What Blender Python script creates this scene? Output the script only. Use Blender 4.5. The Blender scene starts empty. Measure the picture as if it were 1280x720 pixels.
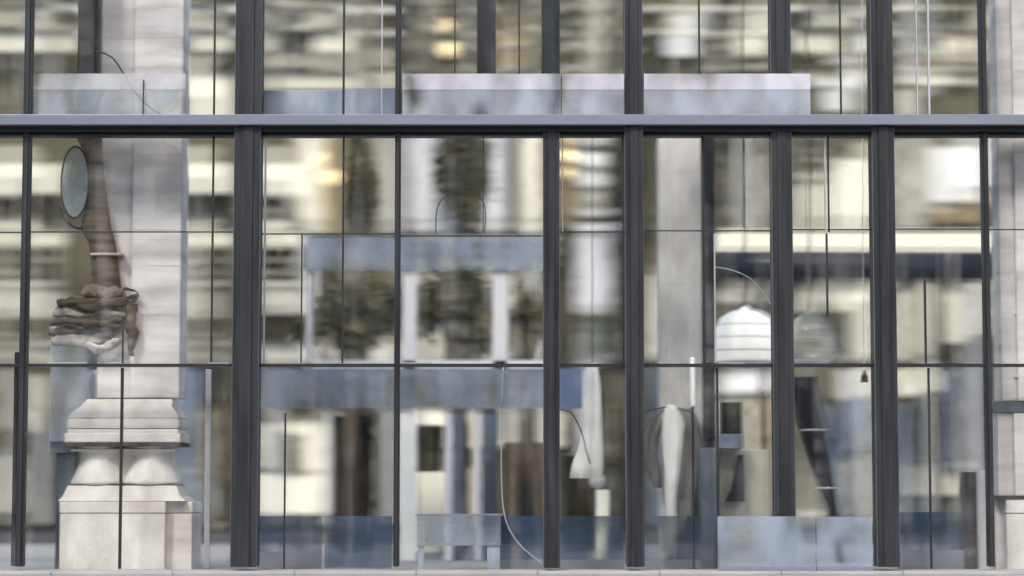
import bpy, bmesh, math, random
from mathutils import Vector, Matrix, noise
R = math.radians
random.seed(7)
sc = bpy.context.scene
col = sc.collection

# ------------------------------------------------------------------ camera, world, sun, exposure
CAM = Vector((0.0, -18.0, 0.70)); PITCH = math.atan(1.52 / 18.0); FPX = 2890.0
cd = bpy.data.cameras.new("camera"); cam = bpy.data.objects.new("camera", cd); col.objects.link(cam)
cam.location = CAM; cam.rotation_euler = (R(90) + PITCH, 0, 0)
cd.sensor_width = 36.0; cd.lens = FPX * 36.0 / 1280.0; cd.clip_end = 2000
cd.dof.use_dof = True; cd.dof.focus_distance = 18.1; cd.dof.aperture_fstop = 0.62
cd.dof.aperture_blades = 0; cd.dof.aperture_ratio = 0.3
sc.camera = cam
SUN_EL, SUN_AZ = R(42), R(-28)          # sun behind the camera, to its left
w = bpy.data.worlds.new("World"); sc.world = w; w.use_nodes = True
nt = w.node_tree; bg = nt.nodes["Background"]
sky = nt.nodes.new("ShaderNodeTexSky"); sky.sky_type = 'NISHITA'; sky.sun_disc = False
sky.sun_elevation = SUN_EL; sky.sun_rotation = R(180) + SUN_AZ
sky.dust_density = 2.0; sky.air_density = 1.0; sky.ozone_density = 1.0
nt.links.new(sky.outputs[0], bg.inputs[0]); bg.inputs[1].default_value = 0.12
sd = bpy.data.lights.new("sun", 'SUN'); sd.energy = 1.5; sd.angle = R(12); sd.color = (1.0, 0.965, 0.91)
so = bpy.data.objects.new("sun", sd); col.objects.link(so)
# direction towards the sun: (sin(az)*cos(el), -cos(az)*cos(el), sin(el))
sdir = Vector((math.sin(SUN_AZ) * math.cos(SUN_EL), -math.cos(SUN_AZ) * math.cos(SUN_EL), math.sin(SUN_EL)))
so.rotation_euler = sdir.to_track_quat('Z', 'Y').to_euler(); so.location = sdir * 60
sc.view_settings.view_transform = 'Standard'; sc.view_settings.look = 'None'
sc.view_settings.gamma = 1.0; sc.view_settings.use_curve_mapping = False
sc.view_settings.exposure = 0.88
sc.cycles.transparent_max_bounces = 32; sc.cycles.max_bounces = 8
sc.cycles.use_denoising = True

# ------------------------------------------------------------------ helpers
_cm = Matrix.Rotation(R(90) + PITCH, 3, 'X')
def W(px, py, Y):
    """world point on the plane y=Y seen at pixel (px,py) of the 1280x720 photograph"""
    d = _cm @ Vector(((px - 640.0) / FPX, (360.0 - py) / FPX, -1.0))
    return CAM + d * ((Y - CAM.y) / d.y)
def X(px, Y, py=360): return W(px, py, Y).x
def Z(py, Y): return W(640, py, Y).z

class MB:
    def __init__(s): s.bm = bmesh.new()
    def box(s, x0, x1, y0, y1, z0, z1, bev=0.0):
        m = Matrix.Translation(((x0+x1)/2, (y0+y1)/2, (z0+z1)/2)) @ Matrix.Diagonal((abs(x1-x0), abs(y1-y0), abs(z1-z0), 1))
        r = bmesh.ops.create_cube(s.bm, size=1.0, matrix=m)
        if bev > 0:
            es = list({e for v in r['verts'] for e in v.link_edges})
            bmesh.ops.bevel(s.bm, geom=es, offset=bev, segments=2, affect='EDGES', profile=0.6)
        return s
    def px(s, p0, q0, p1, q1, Y, depth, bev=0.0):
        qm = (q0 + q1) / 2
        s.box(X(p0, Y, qm), X(p1, Y, qm), Y, Y + depth, Z(q1, Y), Z(q0, Y), bev); return s
    def lathe(s, prof, cx, cy, n=32, sx=1.0, sy=1.0):
        rings = []
        for r, z in prof:
            rings.append([s.bm.verts.new((cx + math.cos(2*math.pi*k/n)*r*sx, cy + math.sin(2*math.pi*k/n)*r*sy, z)) for k in range(n)])
        for a, b in zip(rings, rings[1:]):
            for k in range(n):
                s.bm.faces.new((a[k], a[(k+1) % n], b[(k+1) % n], b[k]))
        s.bm.faces.new(rings[0][::-1]); s.bm.faces.new(rings[-1]); return s
    def loft(s, rings):
        """rings: lists of points of equal length"""
        vs = [[s.bm.verts.new(p) for p in r] for r in rings]; n = len(vs[0])
        for a, b in zip(vs, vs[1:]):
            for k in range(n): s.bm.faces.new((a[k], a[(k+1) % n], b[(k+1) % n], b[k]))
        s.bm.faces.new(vs[0][::-1]); s.bm.faces.new(vs[-1]); return s
    def tube(s, pts, r, n=8):
        pts = [Vector(p) for p in pts]; rings = []
        for i, p in enumerate(pts):
            t = (pts[min(i+1, len(pts)-1)] - pts[max(i-1, 0)]).normalized()
            a = t.cross(Vector((0, 1, 0)));  a = a if a.length > .05 else t.cross(Vector((1, 0, 0)))
            a.normalize(); b = t.cross(a)
            rr = r[i] if isinstance(r, (list, tuple)) else r
            rings.append([p + (a*math.cos(2*math.pi*k/n) + b*math.sin(2*math.pi*k/n))*rr for k in range(n)])
        return s.loft(rings)
    def prism(s, outline, y0, y1, bev=0.0):
        """outline: (x,z) pairs"""
        a = [s.bm.verts.new((x, y0, z)) for x, z in outline]; b = [s.bm.verts.new((x, y1, z)) for x, z in outline]
        n = len(a); s.bm.faces.new(a); s.bm.faces.new(b[::-1])
        for k in range(n): s.bm.faces.new((a[k], b[k], b[(k+1) % n], a[(k+1) % n]))
        if bev > 0:
            es = [e for e in s.bm.edges]
            bmesh.ops.bevel(s.bm, geom=es, offset=bev, segments=2, affect='EDGES')
        return s
    def build(s, name, mat, parent=None, smooth=False):
        bmesh.ops.recalc_face_normals(s.bm, faces=s.bm.faces)
        me = bpy.data.meshes.new(name); s.bm.to_mesh(me); s.bm.free()
        if smooth:
            for p in me.polygons: p.use_smooth = True
        o = bpy.data.objects.new(name, me); col.objects.link(o); me.materials.append(mat)
        if parent is not None:
            o.parent = parent; o.matrix_parent_inverse = Matrix.Translation(parent.location).inverted()
        return o
def tag(o, label=None, cat=None, group=None, kind=None):
    if label: o['label'] = label
    if cat: o['category'] = cat
    if group: o['group'] = group
    if kind: o['kind'] = kind
    return o
def empty(name, loc, label, cat, group=None):
    o = bpy.data.objects.new(name, None); col.objects.link(o); o.location = loc; o.empty_display_size = .2
    return tag(o, label, cat, group)

# ------------------------------------------------------------------ materials
def srgb(r, g, b):
    f = lambda c: (c/255/12.92) if c/255 <= .04045 else ((c/255+.055)/1.055)**2.4
    return (f(r), f(g), f(b), 1.0)
def material(name, c, rough=.6, metal=0.0, var=.12, scale=(3, 3, 3), bump=0.0, bscale=40, detail=5, spec=.5, c2=None):
    m = bpy.data.materials.new(name); m.use_nodes = True; n = m.node_tree; p = n.nodes["Principled BSDF"]
    p.inputs['Roughness'].default_value = rough; p.inputs['Metallic'].default_value = metal
    p.inputs['Specular IOR Level'].default_value = spec
    tc = n.nodes.new("ShaderNodeTexCoord"); mp = n.nodes.new("ShaderNodeMapping"); mp.inputs['Scale'].default_value = scale
    nz = n.nodes.new("ShaderNodeTexNoise"); nz.inputs['Scale'].default_value = 1.0; nz.inputs['Detail'].default_value = detail
    cr = n.nodes.new("ShaderNodeValToRGB"); cr.color_ramp.elements[0].position = .3; cr.color_ramp.elements[1].position = .7
    lo = c2 if c2 else tuple(v*(1-var) for v in c[:3]) + (1,)
    hi = c if c2 else tuple(min(1, v*(1+var)) for v in c[:3]) + (1,)
    cr.color_ramp.elements[0].color = lo; cr.color_ramp.elements[1].color = hi
    n.links.new(tc.outputs['Object'], mp.inputs[0]); n.links.new(mp.outputs[0], nz.inputs[0])
    n.links.new(nz.outputs[0], cr.inputs[0]); n.links.new(cr.outputs[0], p.inputs['Base Color'])
    if bump > 0:
        nb = n.nodes.new("ShaderNodeTexNoise"); nb.inputs['Scale'].default_value = bscale; nb.inputs['Detail'].default_value = 6
        bp = n.nodes.new("ShaderNodeBump"); bp.inputs['Strength'].default_value = bump; bp.inputs['Distance'].default_value = .01
        n.links.new(tc.outputs['Object'], nb.inputs[0]); n.links.new(nb.outputs[0], bp.inputs['Height']); n.links.new(bp.outputs[0], p.inputs['Normal'])
    return m
def glass_mat(name, refl=.10, tint=(.96, .97, .96, 1), body=None, opac=0.0, wob=.02, rough=.02):
    """pane: straight-through transparency + a wavy mirror share (+ a frosted diffuse share)"""
    m = bpy.data.materials.new(name); m.use_nodes = True; n = m.node_tree; n.nodes.remove(n.nodes["Principled BSDF"])
    out = n.nodes["Material Output"]; tr = n.nodes.new("ShaderNodeBsdfTransparent"); tr.inputs[0].default_value = tint
    gl = n.nodes.new("ShaderNodeBsdfGlossy"); gl.inputs['Roughness'].default_value = rough; gl.inputs[0].default_value = (.95, .97, 1, 1)
    tc = n.nodes.new("ShaderNodeTexCoord"); mp = n.nodes.new("ShaderNodeMapping"); mp.inputs['Scale'].default_value = (.5, 1, 2.2)
    nz = n.nodes.new("ShaderNodeTexNoise"); nz.inputs['Scale'].default_value = 1.3; nz.inputs['Detail'].default_value = 1.5
    bp = n.nodes.new("ShaderNodeBump"); bp.inputs['Strength'].default_value = 1.0; bp.inputs['Distance'].default_value = wob
    n.links.new(tc.outputs['Object'], mp.inputs[0]); n.links.new(mp.outputs[0], nz.inputs[0])
    n.links.new(nz.outputs[0], bp.inputs['Height']); n.links.new(bp.outputs[0], gl.inputs['Normal'])
    base = tr
    if body:
        df = n.nodes.new("ShaderNodeBsdfDiffuse"); df.inputs[0].default_value = body
        mx0 = n.nodes.new("ShaderNodeMixShader"); mx0.inputs[0].default_value = opac
        # the frosting is uneven: horizontal streaks
        mp2 = n.nodes.new("ShaderNodeMapping"); mp2.inputs['Scale'].default_value = (2.6, 1, 1.5)
        nz2 = n.nodes.new("ShaderNodeTexNoise"); nz2.inputs['Scale'].default_value = 1.6; nz2.inputs['Detail'].default_value = 1.2
        mr = n.nodes.new("ShaderNodeMapRange"); mr.inputs[1].default_value = .3; mr.inputs[2].default_value = .7
        mr.inputs[3].default_value = max(0, opac-.3); mr.inputs[4].default_value = min(1, opac+.3)
        n.links.new(tc.outputs['Object'], mp2.inputs[0]); n.links.new(mp2.outputs[0], nz2.inputs[0]); n.links.new(nz2.outputs[0], mr.inputs[0])
        n.links.new(mr.outputs[0], mx0.inputs[0]); n.links.new(tr.outputs[0], mx0.inputs[1]); n.links.new(df.outputs[0], mx0.inputs[2]); base = mx0
    mx = n.nodes.new("ShaderNodeMixShader"); mx.inputs[0].default_value = refl
    n.links.new(base.outputs[0], mx.inputs[1]); n.links.new(gl.outputs[0], mx.inputs[2]); n.links.new(mx.outputs[0], out.inputs['Surface'])
    return m
def wavy_glass(name, refl, ghost, ior, tilt, veil=.21):
    """old drawn glass: part of the light goes straight through, part is bent sideways by streaks in the sheet, a share is mirrored"""
    m = bpy.data.materials.new(name); m.use_nodes = True; n = m.node_tree; n.nodes.remove(n.nodes["Principled BSDF"]); L = n.links.new
    out = n.nodes["Material Output"]; tr = n.nodes.new("ShaderNodeBsdfTransparent"); tr.inputs[0].default_value = (.965, .97, .96, 1)
    rf = n.nodes.new("ShaderNodeBsdfRefraction"); rf.inputs['IOR'].default_value = ior; rf.inputs['Roughness'].default_value = 0.0; rf.inputs[0].default_value = (.97, .97, .95, 1)
    gl = n.nodes.new("ShaderNodeBsdfGlossy"); gl.inputs['Roughness'].default_value = .02
    geo = n.nodes.new("ShaderNodeNewGeometry"); tc = n.nodes.new("ShaderNodeTexCoord")
    def tilted(scale, amp):
        mp = n.nodes.new("ShaderNodeMapping"); mp.inputs['Scale'].default_value = scale
        nz = n.nodes.new("ShaderNodeTexNoise"); nz.inputs['Scale'].default_value = 1.0; nz.inputs['Detail'].default_value = 2.0
        sub = n.nodes.new("ShaderNodeMath"); sub.operation = 'SUBTRACT'; sub.inputs[1].default_value = .5
        mul = n.nodes.new("ShaderNodeMath"); mul.operation = 'MULTIPLY'; mul.inputs[1].default_value = amp
        cx = n.nodes.new("ShaderNodeCombineXYZ"); ad = n.nodes.new("ShaderNodeVectorMath"); ad.operation = 'ADD'
        nm = n.nodes.new("ShaderNodeVectorMath"); nm.operation = 'NORMALIZE'
        L(tc.outputs['Object'], mp.inputs[0]); L(mp.outputs[0], nz.inputs[0]); L(nz.outputs[0], sub.inputs[0]); L(sub.outputs[0], mul.inputs[0])
        L(mul.outputs[0], cx.inputs[0]); L(geo.outputs['Normal'], ad.inputs[0]); L(cx.outputs[0], ad.inputs[1]); L(ad.outputs[0], nm.inputs[0]); return nm.outputs[0]
    L(tilted((2.2, 1, 7.0), tilt), rf.inputs['Normal']); L(tilted((1.2, 1, 3.5), .03), gl.inputs['Normal'])
    a = n.nodes.new("ShaderNodeMixShader"); a.inputs[0].default_value = ghost; L(tr.outputs[0], a.inputs[1]); L(rf.outputs[0], a.inputs[2])
    b = n.nodes.new("ShaderNodeMixShader"); b.inputs[0].default_value = refl; L(a.outputs[0], b.inputs[1]); L(gl.outputs[0], b.inputs[2])
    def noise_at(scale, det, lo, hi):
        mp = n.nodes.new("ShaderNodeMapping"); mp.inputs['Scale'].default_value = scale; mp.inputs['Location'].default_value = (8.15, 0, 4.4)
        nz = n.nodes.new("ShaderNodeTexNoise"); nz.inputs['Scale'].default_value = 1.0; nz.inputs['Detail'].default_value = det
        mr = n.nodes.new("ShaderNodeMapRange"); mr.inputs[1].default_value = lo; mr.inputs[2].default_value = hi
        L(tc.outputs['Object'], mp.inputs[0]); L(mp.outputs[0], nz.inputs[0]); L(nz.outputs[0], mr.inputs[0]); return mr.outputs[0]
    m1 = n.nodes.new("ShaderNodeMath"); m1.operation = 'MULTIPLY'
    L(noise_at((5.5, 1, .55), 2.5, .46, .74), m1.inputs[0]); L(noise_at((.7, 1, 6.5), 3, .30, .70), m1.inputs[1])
    m2 = n.nodes.new("ShaderNodeMath"); m2.operation = 'MULTIPLY_ADD'; m2.inputs[1].default_value = veil; m2.inputs[2].default_value = .0; L(m1.outputs[0], m2.inputs[0])
    df = n.nodes.new("ShaderNodeBsdfDiffuse"); df.inputs[0].default_value = (.80, .785, .74, 1)  # pale streaks painted into the glass in place of layered reflections
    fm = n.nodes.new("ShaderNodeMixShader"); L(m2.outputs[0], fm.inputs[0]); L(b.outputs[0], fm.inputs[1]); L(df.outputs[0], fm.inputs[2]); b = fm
    c = n.nodes.new("ShaderNodeMixShader"); L(geo.outputs['Backfacing'], c.inputs[0]); L(b.outputs[0], c.inputs[1]); L(tr.outputs[0], c.inputs[2])
    L(c.outputs[0], out.inputs['Surface']); return m
def emit_mat(name, c, s):
    m = bpy.data.materials.new(name); m.use_nodes = True; p = m.node_tree.nodes["Principled BSDF"]
    p.inputs['Base Color'].default_value = c; p.inputs['Emission Color'].default_value = c; p.inputs['Emission Strength'].default_value = s
    return m

M = {}
M['steel'] = material('dark_steel', srgb(54, 55, 58), .45, .2, .22, (16, 16, 1.1), .12, 60, c2=srgb(24, 25, 27))
M['black'] = material('black_rubber', srgb(26, 26, 28), .5, 0, .2, (6, 6, 6))
M['bluemetal'] = material('blue_grey_metal', srgb(128, 132, 144), .35, .25, .10, (1.2, 4, 9))
M['lightmetal'] = material('light_metal', srgb(190, 190, 192), .35, .5, .15, (4, 4, 1))
M['stone'] = material('pale_stone', srgb(234, 230, 226), .8, 0, .10, (5, 5, 3.2), .5, 70, detail=9, c2=srgb(196, 189, 183))
M['stone_lilac'] = material('lilac_grey_stone', srgb(236, 232, 231), .8, 0, .2, (1.6, 1.6, 7), .45, 60, detail=9, c2=srgb(188, 181, 180))
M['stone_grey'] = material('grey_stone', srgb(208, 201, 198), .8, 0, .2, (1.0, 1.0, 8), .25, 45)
M['joint'] = material('dark_moulding_line', srgb(70, 67, 64), .9)
M['soft'] = material('soft_joint', srgb(204, 198, 194), .85, 0, .2, (1, 1, 6))
M['domeghost'] = glass_mat('frosted_dome', .06, body=srgb(250, 248, 240), opac=.14)
M['oval'] = glass_mat('thin_oval_glass', .10, body=srgb(176, 184, 188), opac=.4)
M['pav'] = material('paving', srgb(165, 163, 160), .8, 0, .15, (1.5, 6, 3), .2, 30)
M['road'] = material('asphalt', srgb(70, 70, 72), .85, 0, .2, (3, 8, 3), .2, 60)
M['cream'] = material('cream_render', srgb(247, 242, 222), .8, 0, .06, (1.5, 1.5, 2))
M['creamgrey'] = material('grey_cream_render', srgb(214, 211, 198), .8, 0, .16, (2, 2, 1.5), c2=srgb(150, 147, 132))
M['taupe'] = material('taupe_stone', srgb(106, 101, 77), .8, 0, .4, (2.2, 2.2, 1.2), c2=srgb(54, 51, 37))
M['tan'] = material('tan_stone', srgb(176, 158, 122), .8, 0, .2, (.5, .5, 1.2))
M['olive'] = material('olive_window', srgb(84, 80, 57), .3, 0, .5, (3, 3, 2), c2=srgb(30, 29, 20), spec=.25)
M['dark'] = material('dark_window', srgb(58, 53, 38), .3, 0, .5, (3, 3, 2), c2=srgb(14, 13, 10), spec=.25)
M['teal'] = material('teal_window', srgb(122, 130, 122), .3, 0, .4, (3, 3, 2), c2=srgb(48, 56, 54), spec=.25)
M['white'] = material('white_paint', srgb(250, 249, 246), .55, 0, .05, (1, 1, 4))
M['blue'] = material('blue_panel', srgb(180, 188, 202), .4, 0, .22, (3.0, 3.0, 1.6), c2=srgb(84, 96, 122))
M['deepblue'] = material('deep_blue_panel', srgb(98, 112, 144), .4, 0, .25, (2.5, 2.5, .5))
M['slate'] = material('slate_blue', srgb(104, 114, 130), .4, 0, .3, (2.2, 2.2, 1.5), c2=srgb(54, 60, 72))
M['palegrey'] = material('pale_grey_post', srgb(216, 216, 220), .6, 0, .08, (3, 3, 1))
M['brownwood'] = material('weathered_timber', srgb(116, 98, 80), .8, 0, .4, (2, 2, 26), .6, 40, c2=srgb(48, 40, 34))
M['cloth'] = material('taupe_cloth', srgb(188, 180, 170), .9, 0, .25, (2.5, 4, 22), .9, 16, c2=srgb(66, 58, 50))
M['mesh'] = material('woven_sleeve', srgb(120, 108, 96), .9, 0, .4, (60, 60, 60), .5, 120)
M['mirror'] = material('mirror_glass', srgb(176, 184, 190), .08, .6, .06, (2, 2, 2))
M['duct'] = material('dark_duct', srgb(40, 43, 50), .4, .2, .2, (.6, 2, 2))
M['navy'] = material('navy_paint', srgb(30, 30, 40), .45, 0, .25, (2, 2, 5))
M['leaf'] = material('olive_leaf', srgb(112, 108, 78), .7, 0, .5, (2.5, 2.5, 2.5), c2=srgb(58, 56, 38))
M['bark'] = material('bark', srgb(80, 70, 58), .9, 0, .3, (6, 6, 2), .5, 30)
M['brown'] = material('brown_panel', srgb(140, 118, 94), .6, 0, .3, (2.2, 2.2, 1.2), c2=srgb(74, 62, 50))
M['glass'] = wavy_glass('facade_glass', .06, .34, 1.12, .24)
M['frost'] = glass_mat('frosted_glass', .05, body=srgb(190, 195, 206), opac=.32)
M['frost_top'] = glass_mat('frosted_glass_rail', .05, body=srgb(226, 224, 230), opac=.42)
M['lowglass'] = glass_mat('blue_frosted_glass', .05, body=srgb(158, 168, 182), opac=.46)
M['lowdark'] = glass_mat('dim_blue_glass', .05, body=srgb(66, 84, 110), opac=.5)
M['lit'] = emit_mat('brightened_dome', (1.0, .985, .95, 1), .24)  # weak glow added only to make the dome whiter
M['fascia'] = glass_mat('blue_fascia_glass', .05, body=srgb(150, 160, 178), opac=.44)
M['skyglass'] = material('blue_tinted_window', srgb(160, 176, 204), .25, 0, .2, (2.5, 2.5, 2), c2=srgb(92, 112, 146))
M['sheer'] = glass_mat('sheer_white_cloth', .02, body=srgb(248, 247, 244), opac=.62)
M['domewhite'] = glass_mat('milky_dome', .05, body=srgb(255, 253, 248), opac=.9)
M['glow'] = emit_mat('warm_lamp', (1.0, .78, .42, 1), 1.0)

# ------------------------------------------------------------------ ground
def sheet(name, x0, x1, y0, y1, z, mat):
    mb = MB(); v = [mb.bm.verts.new(p) for p in ((x0, y0, z), (x1, y0, z), (x1, y1, z), (x0, y1, z))]; mb.bm.faces.new(v)
    return tag(mb.build(name, mat), kind='structure')
sheet('ground', -400, 400, -400, 400, -.008, M['road'])
sheet('pavement', -60, 60, -9, 9.0, 0.0, M['pav'])

# ------------------------------------------------------------------ the glass front
FA = empty('glass_facade', (0, 0, 0), 'dark framed glass front of tall panes with pale spandrel beam across', 'glass facade')
ZT = Z(-60, 0)
def mullion(px, wpx, y0=-.14, y1=.10, z0=0.06, z1=None, mat='steel', name='mullion'):
    x = X(px, 0); hw = wpx / 160.0 / 2
    mb = MB(); z1 = ZT if z1 is None else z1
    mb.box(x-hw, x+hw, y0, y1, z0, z1, .006)
    mb.box(x-hw*.45, x+hw*.45, y0-.014, y0-.0005, z0, z1)      # raised cover strip
    if hw > .05:
        for sg in (-1, 1): MB().box(x+sg*hw-.0025, x+sg*hw+.0025, y0+.01, y0+.03, z0+.002, z1).build('edge_trim', M['bluemetal'], FA)
    return mb.build(name, M[mat], FA)
zs0, zs1 = Z(167, 0), Z(148, 0)                  # the spandrel beam zone
for px, wd in ((310, 32), (792, 22), (1103, 27)): mullion(px, wd)
mullion(32, 9.5, -.065, .03); mullion(497, 7, -.065, .04); mullion(1232, 8, -.065, .03)
mullion(689, 20, -.10, z0=.05, z1=zs0); mullion(977, 25, -.10)
mullion(22, 7, .03, .07, z1=Z(440, 0))
MB().box(-8, 8, -.20, .16, Z(160.5, 0), Z(148, 0), .004).build('spandrel_beam', M['bluemetal'], FA)
MB().box(-8, 8, -.12, .14, Z(167, 0), Z(160.6, 0)).build('shadow_gap', M['black'], FA)
MB().box(-8, 8, -.06, .08, Z(171, 0), Z(168.5, 0)).build('head_frame', M['steel'], FA)
MB().box(-8, 8, -.05, .05, Z(147.6, 0), Z(144.5, 0)).build('head_frame', M['steel'], FA)
MB().box(-8, 8, -.055, .05, Z(458.6, 0), Z(455, 0)).build('transom', M['black'], FA)
for a, b in ((62, 110), (136, 152), (262, 288), (505, 540), (897, 930)):
    MB().box(X(a, 0), X(b, 0), -.03, .03, Z(454.9, 0), Z(453.2, 0)).build('transom_highlight', M['lightmetal'], FA)  # bright segments put in as highlights above the transom
for i in range(-8, 8): MB().box(i*.93+.2, i*.93+1.126, -.22, .20, 0.001, Z(712.5, 0), .006).build('sill_stone', M['pav'], FA)
cells = [-70, 32, 310, 497, 689, 792, 977, 1103, 1232, 1340]
rows = [(Z(712, 0), Z(459, 0)), (Z(454, 0), zs0-.03), (zs1+.03, ZT)]
for i, (a, b) in enumerate(zip(cells, cells[1:])):
    for j, (z0, z1) in enumerate(rows):
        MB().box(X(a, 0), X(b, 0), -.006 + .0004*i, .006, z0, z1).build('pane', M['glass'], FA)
def joint(px, q0, q1, wpx=2.2, mat='black', y=-.012, name='glazing_joint'):
    x = X(px, 0); h = wpx/320
    MB().box(x-h, x+h, y, y+.03, Z(q1, 0), Z(q0, 0)).build(name, M[mat], FA)
for a in ((265, -60, 147), (265, 171, 454), (428, -60, 147, 2.6), (428.5, 171, 454, 2.2), (476, -60, 147, 1.2, 'lightmetal'), (154.5, 460, 711, 3.4), (154.5, 400, 454, 1.6),
          (568, -60, 92, 1.5), (649, -60, 92, 2), (876, -60, 92, 2.2), (879.5, 171, 454, 3), (1054, -60, 147, 2), (1037, 171, 290, 1.8), (1033, 171, 290, 2, 'lightmetal'), (1034, 292, 395, 2.2), (1156, 350, 454, 2.4, 'steel'),
          (358, 516, 711, 2), (377, 292, 454, 1.5), (176, 100, 147, 1.2, 'steel'), (893.5, 292, 454, 1.6, 'lightmetal'), (1159, 460, 711, 2.4, 'steel'), (895.5, 460, 708, 2.4), (604, 171, 290, 1.2, 'steel'), (1150, -60, 147, 1.6, 'lightmetal'), (1165, -60, 147, 2.2, 'lightmetal'),
          (330.5, 171, 454, 2.0, 'lightmetal'), (703.5, 171, 290, 1.4, 'lightmetal'), (779, 171, 454, 1.6, 'steel')):
    joint(*a)
for a, b, q, mt in ((-70, 32, 290.5, 'steel'), (32, 310, 290, 'steel'), (310, 497, 292.5, 'steel'), (497, 689, 295, 'steel'), (689, 792, 290, 'steel'), (792, 977, 288.5, 'steel'), (977, 1103, 287, 'steel'), (1103, 1232, 286.5, 'steel'), (1232, 1340, 287, 'steel')):
    MB().box(X(a, 0)+.012, X(b, 0)-.012, -.011, .0115, Z(q+.65, 0), Z(q-.65, 0)).build('glazing_bar', M[mt], FA)

# inner posts that stand on the beam, behind the frosted upstands
for p0, p1, lab in ((97, 124, 'dark inner post standing on the beam beside the paired column'), (596, 620, 'dark inner post above the blue fascia, left of the other one'),
                    (677, 700, 'dark inner post nearer the middle full height mullion')):
    x0, x1 = X(p0, .17, 60), X(p1, .17, 60)
    mb = MB(); mb.box(x0, x1, .17, .30, Z(147, .17), Z(-60, .17), .006); mb.box(x0+.03, x1-.03, .155, .1695, Z(147, .17), Z(-60, .17))
    tag(mb.build('steel_post', M['steel']), lab, 'post', 'short inner posts on the beam')
# frosted upstands on the ledge of the beam
def upstand(p0, p1, lab, y=-.185):
    e = empty('frosted_upstand', ((X(p0, 0)+X(p1, 0))/2, y, Z(148, 0)), lab, 'glass upstand', 'frosted upstands on the spandrel beam')
    MB().px(p0, 112, p1, 147.3, y, .012).build('panel', M['frost'], e)
    MB().px(p0, 92, p1, 111.8, y-.002, .016).build('top_band', M['frost_top'], e)
upstand(503, 701, 'long frosted upstand across two dark inner posts'); upstand(702.5, 780, 'short frosted upstand left of a full height mullion'); upstand(805, 1013, 'frosted upstand crossing in front of a wide mullion')
upstand(42, 232, 'frosted upstand in front of the paired column shafts', .02)

# ------------------------------------------------------------------ paired stone columns on a shared plinth
def twin_column(pxs, Y, lab, copy_of=None):
    pass
def ring_rect(cx, cy, hx, hy, z): return [(cx-hx, cy-hy, z), (cx+hx, cy-hy, z), (cx+hx, cy+hy, z), (cx-hx, cy+hy, z)]
CY = .62
def zc(q): return Z(q, CY-.35)
def build_column(ox, lab):
    """ox: x of the centre of the shared plinth"""
    e = empty('paired_column', (ox, CY, 0), lab, 'column', 'paired stone columns on plinths')
    s = 1/156.0
    hw = 80*s                     # half plinth width
    MB().box(ox-hw, ox+hw-.20, CY-.34, CY+.34, .002, zc(642), .006).build('plinth', M['stone'], e)
    MB().box(ox+hw-.199, ox+hw, CY-.24, CY+.34, .002, zc(642), .006).build('shaded_return', M['stone_grey'], e)  # shade of the plinth's right face put into greyer stone
    MB().box(ox-hw-.004, ox+hw-.197, CY-.345, CY+.346, zc(641.2), zc(627), .008).box(ox+hw-.196, ox+hw+.004, CY-.245, CY+.346, zc(641.2), zc(627), .008).build('plinth_cap', M['stone'], e)
    mb = MB()
    mb.loft([ring_rect(ox-.03, CY, hw-.01, .33, zc(626.4)), ring_rect(ox-.035, CY, hw-.05, .31, zc(620)), ring_rect(ox-.04, CY, hw-.085, .27, zc(607))]); mb.build('lower_torus', M['stone'], e)
    for dx in (-33*s, 32*s):
        prof = [(.205, zc(606)), (.212, zc(603)), (.205, zc(600)), (.19, zc(594)), (.165, zc(584)), (.148, zc(575)), (.143, zc(567)), (.165, zc(561)), (.21, zc(558))]
        MB().lathe([(r*1.16, z) for r, z in prof], ox-.04+dx, CY, 40, 1, 1.2).build('bell_base', M['stone'], e, True)
    MB().box(ox-.3, ox+.25, CY-.1, CY+.2, zc(606), zc(558)).build('core', M['stone_grey'], e)
    MB().box(ox-.44, ox+.38, CY-.27, CY+.27, zc(608), zc(606.3)).build('shadow_line', M['joint'], e)  # dark strip drawn as the shade line between base mouldings
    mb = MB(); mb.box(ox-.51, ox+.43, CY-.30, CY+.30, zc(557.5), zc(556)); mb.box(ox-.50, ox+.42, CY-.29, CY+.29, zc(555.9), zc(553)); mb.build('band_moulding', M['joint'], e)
    MB().box(ox-.50, ox+.42, CY-.29, CY+.29, zc(552.9), zc(541), .012).build('torus_block', M['stone'], e)
    MB().box(ox-.475, ox+.395, CY-.275, CY+.275, zc(540.8), zc(536)).build('fillet', M['stone_grey'], e)
    MB().box(ox-.49, ox+.41, CY-.285, CY+.285, zc(535.8), zc(522), .03).build('upper_torus', M['stone'], e)
    mb = MB(); mb.loft([ring_rect(ox-.04, CY, .44, .27, zc(521.8)), ring_rect(ox-.035, CY, .42, .26, zc(516)), ring_rect(ox-.02, CY, .36, .23, zc(507)), ring_rect(ox, CY, .345, .215, zc(500)), ring_rect(ox, CY, .33, .21, zc(498))]); mb.build('shoulder', M['stone'], e)
    MB().box(ox-.45, ox+.37, CY-.25, CY+.25, zc(564), zc(561)).build('fillet', M['stone_grey'], e)
    zt = Z(-60, CY)
    for x0, x1, m, ya in ((ox-.275, ox-.005, 'stone_lilac', .03), (ox+.0, ox+.395, 'stone_lilac', -.03)):
        pr = [(x0+.012, 0), (x1-.012, 0)]
        MB().box(x0, x1, CY-.17+ya, CY+.2, zc(496.5), zt, .014).build('shaft', M[m], e)
        mb = MB()
        for q in (455, 392, 330, 285, 236, 190, 120, 80, 42):
            z = zc(q); mb.box(x0-.002, x1+.002, CY-.173+ya, CY+.19, z-.002, z+.002)
        mb.build('course_joints', M['soft'], e)
    return e
build_column(X(156, CY-.35, 670), 'paired stone column on a square plinth left of the widest mullion')
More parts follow.
